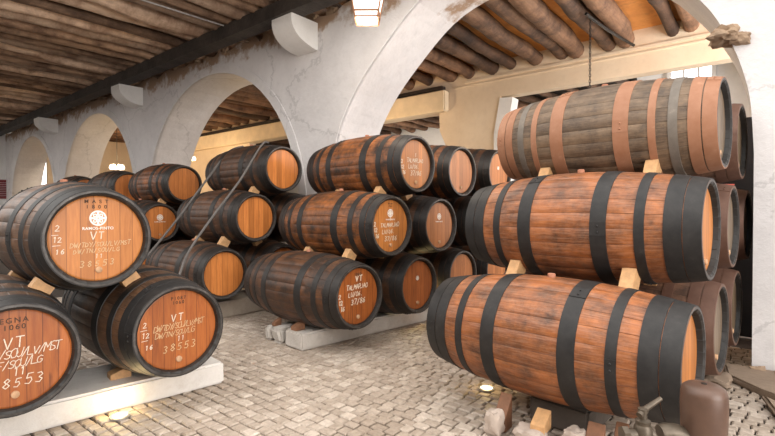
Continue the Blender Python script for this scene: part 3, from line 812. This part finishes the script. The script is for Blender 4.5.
# ------------------------------------------------------------------ wedges between the barrels
NAMES = {'R1': 'middle amber barrel', 'R2': 'grey top barrel', 'L1': 'emblem barrel at left', 'C1': 'middle front centre barrel',
 'C2': 'topmost front centre barrel', 'B1': 'middle strapped barrel', 'B2': 'top strapped barrel', 'A2': 'far orange-staved barrel'}
def wedge(kl, ku, s, where, side=1, w=.095, mat='wedge'):
    """a tapered block driven between a lower and an upper barrel at fraction s of their length"""
    g = kl[0]; yaw = YAW.get(g, YAW['A']); ax = Vector((math.cos(yaw), math.sin(yaw), 0)); sd = Vector((-math.sin(yaw), math.cos(yaw), 0)); up = Vector((0, 0, 1))
    pl, pu = Vector(SPEC[kl][0]) - ax*BL*s, Vector(SPEC[ku][0]) - ax*BL*s
    dv = pu-pl; v2 = (dv.dot(sd), dv.z); d = math.hypot(*v2); r = rad(s)
    n = (sd*v2[0] + up*v2[1])/d
    t = (-sd*v2[1] + up*v2[0])/d*side
    if t.z < 0 and side == 1: t = -t
    gap = d-2*r
    mid = pl + n*(r+gap/2)
    def half(tt): return gap/2 + r - math.sqrt(max(r*r-tt*tt, 0)) - .002
    t0, t1 = -.03, .105
    pts = [(t0, half(t0)), (.04, half(.04)), (t1, half(t1)), (t1, -half(t1)), (.04, -half(.04)), (t0, -half(t0))]
    bm = bmesh.new(); base = mid - n*half(0)
    add_prism(bm, [mid + t*a + n*b - ax*w/2 - base for a, b in pts], ax*w)
    o = obj('wooden_wedge', bm, M[mat]); o.location = base
    tag(o, 'wooden wedge under the %s, %s' % (NAMES[ku], where), 'wedge', 'wooden wedges between barrels')
for lo, hi in (('R0', 'R1'), ('R1', 'R2'), ('L0', 'L1'), ('C0', 'C1'), ('C1', 'C2'), ('B0', 'B1'), ('B1', 'B2'), ('A1', 'A2')):
    wedge(lo, hi, .24, 'nearer its head')
    wedge(lo, hi, .66 if lo[0] != 'R' else .72, 'nearer its far end')
def wedge_back(kl, ku, s, where): wedge(kl, ku, s, where, -1)
for lo, hi in (('R0b', 'R1'), ('L0b', 'L1'), ('C0b', 'C1'), ('C1b', 'C2'), ('B0b', 'B1')):
    g = lo[0]
    wedge(lo, hi, .24, 'on its far side')

# ------------------------------------------------------------------ plinths and chocks
def oriented(name, corner, yaw, sx, sy, h, mat, label, cat, group=None, bevel=.02, rough=.012):
    """block whose front-near corner is corner; runs sx along -axis, sy along the row"""
    bm = bmesh.new(); add_box(bm, (-sx/2, sy/2, h/2), (sx, sy, h))
    bmesh.ops.subdivide_edges(bm, edges=[e for e in bm.edges if abs((e.verts[0].co-e.verts[1].co).y) > .5*sy], cuts=max(1, int(sy/.12)), use_grid_fill=True)
    bmesh.ops.bevel(bm, geom=[e for e in bm.edges if e.calc_face_angle(0) > 1], offset=bevel, segments=2, affect='EDGES')
    for v in bm.verts:
        if v.co.z > .02:
            v.co += Vector((1, .6, .5))*rough*noise.noise(v.co*5 + Vector((sx*9, sy*3, 1)))
    o = obj(name, bm, mat, smooth=True, angle=.6); o.location = corner; o.rotation_euler = (0, 0, yaw)
    return tag(o, label, cat, group)
oriented('stone_plinth', (-4.22, .35, 0), D(-7.0), .7, 2.12, .2, M['plinth'], 'long white plinth under the bottom barrels of the near left stack', 'plinth')
oriented('stone_plinth', (-4.15, 3.56, 0), D(-7.0), .36, 5.2, .2, M['plinth_c'], 'long whitewashed kerb under the bottom row of the centre stack', 'plinth', rough=.045)
oriented('stone_block', (-4.56, 3.57, 0), D(-7.0), .22, .55, .19, M['plinth_c'], 'whitewashed stone block at the near end of the centre kerb', 'stone block', rough=.05, bevel=.035)
oriented('stone_block', (-4.815, 3.6, 0), D(-9.0), .1, .5, .18, M['plinth_c'], 'narrow white stone at the outer end of the centre kerb', 'stone block', rough=.03, bevel=.025)
oriented('stone_plinth', (-6.4, 3.4, 0), D(-1.9), .75, 2.5, .25, M['plinth_dim'], 'dull stone plinth under the bottom honey-headed barrel', 'plinth')
oriented('stone_plinth', (-9.5, 3.4, 0), D(-1.9), .75, 2.4, .15, M['plinth_dim'], 'dull stone plinth under the far stack', 'plinth')
for x in (-12.1, -14.9): oriented('stone_plinth', (x, 3.4, 0), D(-1.9), .75, 2.4, .15, M['plinth_dim'], 'dull stone plinth hidden under the farthest stacks', 'plinth', 'plinths of the farthest stacks')
oriented('stone_bearer', (-.95, 3.44, 0), D(-5), .45, 2.9, .205, M['bearer'], 'shade-darkened stone bearer in the shade under the near right stack', 'plinth')

def stone(c, s, seed, label):
    bm = bmesh.new(); rock(bm, (0, 0, s[2]*.6), s, seed, 2, .3)
    for v in bm.verts: v.co.z = max(v.co.z, 0)
    o = obj('rough_stone', bm, M['rockstone'], smooth=True, angle=.5); o.location = c
    tag(o, label, 'stone', 'rough stones under the near right stack')
stone((-1.5, 3.1, 0), (.095, .09, .15), 1.3, 'upright pale rough stone propping the bottom amber barrel near its far end')
stone((-1.24, 3.13, 0), (.16, .14, .1), 2.6, 'broad pale rough stone with the light wooden chock on top')
stone((-.98, 3.25, 0), (.11, .12, .12), 3.7, 'rough stone beside the brown post under the bottom amber barrel')
stone((-.66, 3.28, 0), (.13, .12, .11), 5.1, 'rough stone beside the brass tap under the bottom amber barrel')
def chock(c, s, rz, mat, label, tilt=0, group='chocks under the bottom barrels'):
    bm = bmesh.new(); a, b, h = s
    add_prism(bm, [(-a/2, -b/2, 0), (-a/2, b/2, 0), (-a/2, b/2, h*.45), (-a/2, -b/2, h)], (a, 0, 0))
    bmesh.ops.bevel(bm, geom=list(bm.edges), offset=.004, segments=1, affect='EDGES')
    o = obj('wooden_chock', bm, M[mat]); o.location = c; o.rotation_euler = (tilt, 0, rz)
    tag(o, label, 'chock', group)
chock((-1.2, 3.2, .09), (.1, .14, .13), PI, 'wedge', 'bright wooden chock on the broad stone under the bottom amber barrel')
chock((-1.5, 3.24, .0), (.09, .12, .25), PI, 'wedge_dark', 'brown wooden chock behind the upright stone under the bottom amber barrel')
chock((-.86, 3.27, .0), (.11, .1, .2), PI, 'wedge_dark', 'brown wooden post under the bottom amber barrel beside the tap')
chock((-.72, 3.36, .0), (.08, .1, .21), PI, 'wedge_dark', 'second brown post under the bottom amber barrel, nearer its head')
chock((-4.3, 1.66, .2), (.12, .16, .1), D(-8)+PI, 'wedge', 'yellow-lit wooden chock under the whole red-brown headed barrel of the left stack')
chock((-4.35, 3.68, .2), (.1, .14, .1), D(-5)+PI, 'wedge_dark', 'brown chock on the near end of the centre kerb under the bottom front barrel')
chock((-4.78, 3.7, .18), (.06, .1, .1), D(-5)+PI, 'wedge_dark', 'small dark chock on the narrow white stone of the centre kerb')

# flagstones beside the right pier
def flag(poly, h, label, seed):
    bm = bmesh.new(); add_prism(bm, [(x, y, 0) for x, y in poly], (0, 0, h))
    bmesh.ops.bevel(bm, geom=[e for e in bm.edges], offset=.02, segments=2, affect='EDGES')
    c = Vector((sum(p[0] for p in poly)/len(poly), sum(p[1] for p in poly)/len(poly), 0))
    for v in bm.verts: v.co -= c
    for v in bm.verts:
        if v.co.z > .01: v.co.z += .02*noise.noise(v.co*3+Vector((seed, 0, 0)))
    o = obj('flagstone', bm, M['flag']); o.location = c; tag(o, label, 'flagstone', 'flagstones at the right pier')
flag([(-.3, 5.88), (.5, 5.88), (.62, 5.4), (.3, 4.95), (.0, 5.24), (-.26, 5.5)], .07, 'broad brown flagstone at the foot of the right pier', 1)
flag([(.0, 5.1), (.28, 4.8), (.6, 5.15), (1.0, 4.7), (.6, 4.1), (.16, 4.4)], .06, 'brown flagstone in front of the one at the pier foot, at the right edge', 2)
bm = bmesh.new()
for k in range(7): rock(bm, (-.02+.17*k, 5.84+.03*math.sin(k*5), .06), (.1, .07, .07), k*2.3, 1, .5)
struct(obj('trim_4', bm, M['rubble']))
bm = bmesh.new(); rock(bm, (0, 0, .05), (.16, .22, .1), 6.6, 2, .4)
for v in bm.verts: v.co.z = max(v.co.z, 0)
o = obj('rough_stone', bm, M['flag'], smooth=True); o.location = (-.32, 5.15+.1, 0); tag(o, 'low brown stone on the ground by the mouldy barrel head, near the right pier', 'stone')

# ------------------------------------------------------------------ straps, tape
tube_thing('sling_strap', [(-6.75, 5.05, 2.83), (-6.461, 4.7, 2.72), (-6.32, 4.2, 2.113), (-6.25, 3.7, 1.559), (-6.16, 3.3, 1.105), (-5.74, 2.95, .87), (-5.6, 2.7, .4), (-5.6, 2.66, .03)], .017, M['strap'], 'grey sling strap slung over the top honey-headed barrel, nearer its head', 'strap', 'grey sling straps')
tube_thing('sling_strap', [(-7.5, 5.05, 2.83), (-7.457, 4.72, 2.69), (-7.42, 4.3, 2.2), (-7.55, 3.8, 1.467), (-7.28, 3.2, .934), (-7.11, 2.9, .765), (-6.9, 2.7, .4), (-6.9, 2.66, .03)], .018, M['strap'], 'grey sling strap farther along the top honey-headed barrel, running behind the left stack', 'strap', 'grey sling straps')
bm = bmesh.new(); pts = catmull([(-.36, 5.2, 1.856), (-.3, 5.2, 1.86), (-.25, 5.2, 1.858), (-.2, 5.18, 1.855)], 4)
for a, b in zip(pts, pts[1:]):
    add_prism(bm, [a+Vector((0, -.02, 0)), a+Vector((0, .02, .01)), a+Vector((0, .02, .014)), a+Vector((0, -.02, .004))], b-a)
tag(obj('barrier_tape', bm, M['tape']), 'strip of red tape on the barrel behind the middle amber barrel, by the right pier', 'tape')

# ------------------------------------------------------------------ lamps
def lantern():
    t = thing('hanging_lantern', 'white-lit bronze lantern hanging in front of the arcade, cut by the top of the picture', 'lantern', (-3.99, 4.53, 4.08), D(38))
    bm = bmesh.new(); b0, b1, h0, h1 = .145, .23, .075, .5
    def q(s, z): return [Vector((sx*s, sy*s, z)) for sx, sy in ((-1, -1), (1, -1), (1, 1), (-1, 1))]
    def bar(a, b, w=.012):
        add_tube(bm, [a, b], w, 6)
    for z, s in ((0, b0*.98), (h0, b0+.01), (h1, b1)):
        c = q(s, z)
        for k in range(4): bar(c[k], c[(k+1) % 4], .014)
    for a, b in zip(q(b0*.98, 0), q(b0+.01, h0)): bar(a, b)
    for a, b in zip(q(b0+.01, h0), q(b1, h1)): bar(a, b)
    obj('frame', bm, M['copper'], t)
    bm = bmesh.new()
    for (s0, z0), (s1, z1) in (((b0*.96, .005), (b0, h0)), ((b0, h0), (b1*.98, h1))):
        a = [bm.verts.new(v) for v in q(s0, z0)]; b = [bm.verts.new(v) for v in q(s1, z1)]
        for k in range(4): bm.faces.new((a[k], a[(k+1) % 4], b[(k+1) % 4], b[k]))
    obj('glass', bm, M['glass_lit'], t)
    bm = bmesh.new(); a = q(b1*1.08, h1+.01); top = q(.06, h1+.2)
    va = [bm.verts.new(v) for v in a]; vb = [bm.verts.new(v) for v in top]
    for k in range(4): bm.faces.new((va[k], va[(k+1) % 4], vb[(k+1) % 4], vb[k]))
    bm.faces.new(vb); obj('cap', bm, M['copper'], t)
    bm = bmesh.new(); add_tube(bm, [(0, 0, h1+.18), (0, 0, ZD-4.08)], .012, 8); obj('hanger', bm, M['iron'], t)
lantern()
def hanging_lamp(loc, ztop, label, s=1):
    t = thing('hanging_lamp', label, 'lamp', loc, 0)
    for k in range(6):
        a = 2*PI*k/6
        bm = bmesh.new(); Mx = Matrix.Translation((.2*s*math.cos(a), .2*s*math.sin(a), 0))
        add_lathe(bm, [(.03*s, .1*s), (.075*s, .04*s), (.09*s, -.04*s), (.06*s, -.1*s), (.02*s, -.115*s)], 12, Mx, True, True); obj('lamp_shade', bm, M['shade_lit'], t, smooth=True)
    bm = bmesh.new(); add_lathe(bm, [(.04*s, -.06*s), (.06*s, 0), (.03*s, .12*s)], 12, None, True, True)
    for k in range(6):
        a = 2*PI*k/6; add_tube(bm, [(0, 0, .06*s), (.12*s*math.cos(a), .12*s*math.sin(a), .15*s), (.2*s*math.cos(a), .2*s*math.sin(a), .1*s)], .01*s, 6)
    obj('arms', bm, M['iron'], t, smooth=True)
    bm = bmesh.new(); add_tube(bm, [(0, 0, .1*s), (0, 0, ztop-loc[2])], .012*s, 6); obj('hanger', bm, M['iron'], t)
hanging_lamp((-13.98, 7.5, 3.3), 5.3, 'small white flower-like lamp seen at the left edge of the second arch', .6)
hanging_lamp((-20.796, 8, 3.473), 5.2, 'glowing chandelier seen through the third arch', 1.0)
def uplight(loc, label):
    t = thing('floor_uplight', label, 'lamp', loc, 0, 'floor uplights')
    bm = bmesh.new(); add_lathe(bm, [(.075, 0), (.075, .012), (.055, .016), (.055, .006)], 24, None, True, False); obj('bezel', bm, M['steel'], t, smooth=True)
    bm = bmesh.new(); add_lathe(bm, [(.0545, .008), (.04, .013), (.015, .015)], 24, None, True, True); obj('lens', bm, M['uplight'], t, smooth=True)
uplight((-3.939, 1.523, .003), 'glowing floor uplight set in the cobbles in front of the left white plinth')
uplight((-1.95, 3.86, .003), 'tiny glowing floor uplight under the far end of the bottom amber barrel')

# red panel far left
t = thing('red_shutter', 'dark red slatted shutter on the white end wall at the left edge', 'shutter', (-28.17, 5.75, 2.25))
bm = bmesh.new()
for y in (-.45, .45): add_box(bm, (0, y, .45), (.05, .08, .9))
for z in (.04, .86): add_box(bm, (0, 0, z), (.05, .9, .08))
obj('frame', bm, M['red'], t)
bm = bmesh.new()
for k in range(9): add_box(bm, (.01, 0, .12+.085*k), (.03, .84, .06), None)
obj('slats', bm, M['red'], t)

# ------------------------------------------------------------------ pump with brass tap
t = thing('wine_pump', 'foreground pump with brown dome and brass tap in front of the bottom amber barrel', 'pump', (-.22, 2.763, 0), D(38.9))
bm = bmesh.new()
add_lathe(bm, [(.088, .455), (.093, .47), (.099, .56), (.102, .66), (.1, .725), (.093, .75), (.076, .764), (.03, .771), (.012, .771)], 40, None, False, True)
obj('air_dome', bm, M['pot'], t, smooth=True, angle=1.2)
bm = bmesh.new(); add_lathe(bm, [(.012, .766), (.013, .774), (.008, .775)], 16, None, True, True); obj('vent_plug', bm, M['iron'], t, smooth=True)
bm = bmesh.new(); add_lathe(bm, [(.06, .4), (.125, .43), (.128, .452), (.1, .46), (.09, .462)], 36, None, True, True); obj('flange', bm, M['brass'], t, smooth=True, angle=.5)
bm = bmesh.new(); add_lathe(bm, [(.09, .1), (.085, .2), (.06, .3), (.06, .41)], 28, None, True, True); obj('pump_body', bm, M['iron'], t, smooth=True)
bm = bmesh.new(); add_box(bm, (0, 0, .05), (.34, .26, .1), bevel=.015); obj('base', bm, M['iron'], t)
RX = Matrix.Rotation(-PI/2, 4, 'Y')
# outlet pipe towards -x (camera left), then the tap
bm = bmesh.new(); add_tube(bm, catmull([(-.05, 0, .47), (-.12, -.0, .515), (-.17, 0, .53), (-.215, 0, .525)], 6), .04, 16, True, [.052-.0006*k for k in range(19)]); obj('outlet_pipe', bm, M['brass'], t, smooth=True)
bm = bmesh.new()
Mt = Matrix.Translation((-.3, 0, .52))
add_lathe(bm, [(.035, -.09), (.04, -.05), (.046, 0), (.04, .04), (.03, .055)], 20, Mt, True, True)
add_lathe(bm, [(.028, -.05), (.028, .1)], 16, Mt @ RX, True, True)
add_lathe(bm, [(.04, .075), (.04, .105)], 6, Mt @ RX, True, True)
obj('tap_body', bm, M['brass'], t, smooth=True, angle=.5)
bm = bmesh.new(); add_lathe(bm, [(.034, .05), (.036, .07), (.02, .078), (.018, .11), (.024, .112), (.024, .128), (.01, .134)], 18, Mt, True, True); obj('tap_spindle', bm, M['brass'], t, smooth=True, angle=.5)
bm = bmesh.new(); add_tube(bm, [(-.33, -.02, .622), (-.3, .0, .637), (-.2, .02, .69)], .013, 12, True, [.016, .015, .011]); obj('tap_handle', bm, M['brass'], t, smooth=True)
bm = bmesh.new(); add_lathe(bm, [(.022, -.3), (.022, -.08)], 14, Mt, True, True); obj('spout', bm, M['brass'], t, smooth=True)

# ------------------------------------------------------------------ light
def area(name, loc, rot, sx, sy, e, col):
    l = bpy.data.lights.new(name, 'AREA'); l.shape = 'RECTANGLE'; l.size = sx; l.size_y = sy; l.energy = e; l.color = col
    o = bpy.data.objects.new(name, l); C.objects.link(o); o.location = loc; o.rotation_euler = rot; return o
def point(name, loc, e, col, r=.1):
    l = bpy.data.lights.new(name, 'POINT'); l.energy = e; l.color = col; l.shadow_soft_size = r
    o = bpy.data.objects.new(name, l); C.objects.link(o); o.location = loc; return o
area('daylight_door', (5.5, .6, 2.4), (0, D(90), 0), 4.4, 4.8, 520, (1, .97, .94))
area('daylight_side', (2.1, 9.0, 3.0), (0, D(90), 0), 3.0, 2.6, 400, (.97, .98, 1))
point('lantern_light', (-3.99, 4.53, 3.9), 60, (1, .85, .68), .2)
point('lamp_glow', (-13.98, 7.5, 3.0), 60, (1, .7, .4), .2)
point('chandelier_glow', (-20.8, 8, 3.9), 160, (1, .72, .42), .3)
for x, e in ((-1.8, 55), (-8.5, 120), (-17, 150)): point('back_room_fill', (x, 9.0, 3.3), e, (1, .74, .45), .25)  # added warm fill points out of view, no fixtures hang here
for x, e in ((-2.5, 70), (-10, 60)): point('far_room_light', (x, 13.3, 3.2), e, (1, .9, .8), .25)  # bare point lights beyond the lintel wall, without fixtures
point('uplight_glow', (-4.0, 1.53, .12), 2.5, (1, .72, .32), .05)
point('uplight_glow', (-1.95, 3.86, .1), 1, (1, .72, .32), .05)
point('row_glow', (-4.0, 5.6, .35), 5, (1, .75, .35), .05)
w = bpy.data.worlds.new('World'); bpy.context.scene.world = w; w.use_nodes = True
w.node_tree.nodes['Background'].inputs[0].default_value = (1, .97, .935, 1); w.node_tree.nodes['Background'].inputs[1].default_value = 2.6

# ------------------------------------------------------------------ camera
cam = bpy.data.cameras.new('Camera'); co = bpy.data.objects.new('Camera', cam); C.objects.link(co)
cam.sensor_width = 36; cam.lens = 466.0/775*36; cam.clip_end = 100
co.location = (0, 0, 1.619); co.rotation_euler = (D(90-.75), 0, D(38.86))
sc = bpy.context.scene; sc.camera = co
vs = sc.view_settings; vs.view_transform = 'Standard'; vs.look = 'None'; vs.gamma = 1; vs.exposure = .24; vs.use_curve_mapping = False
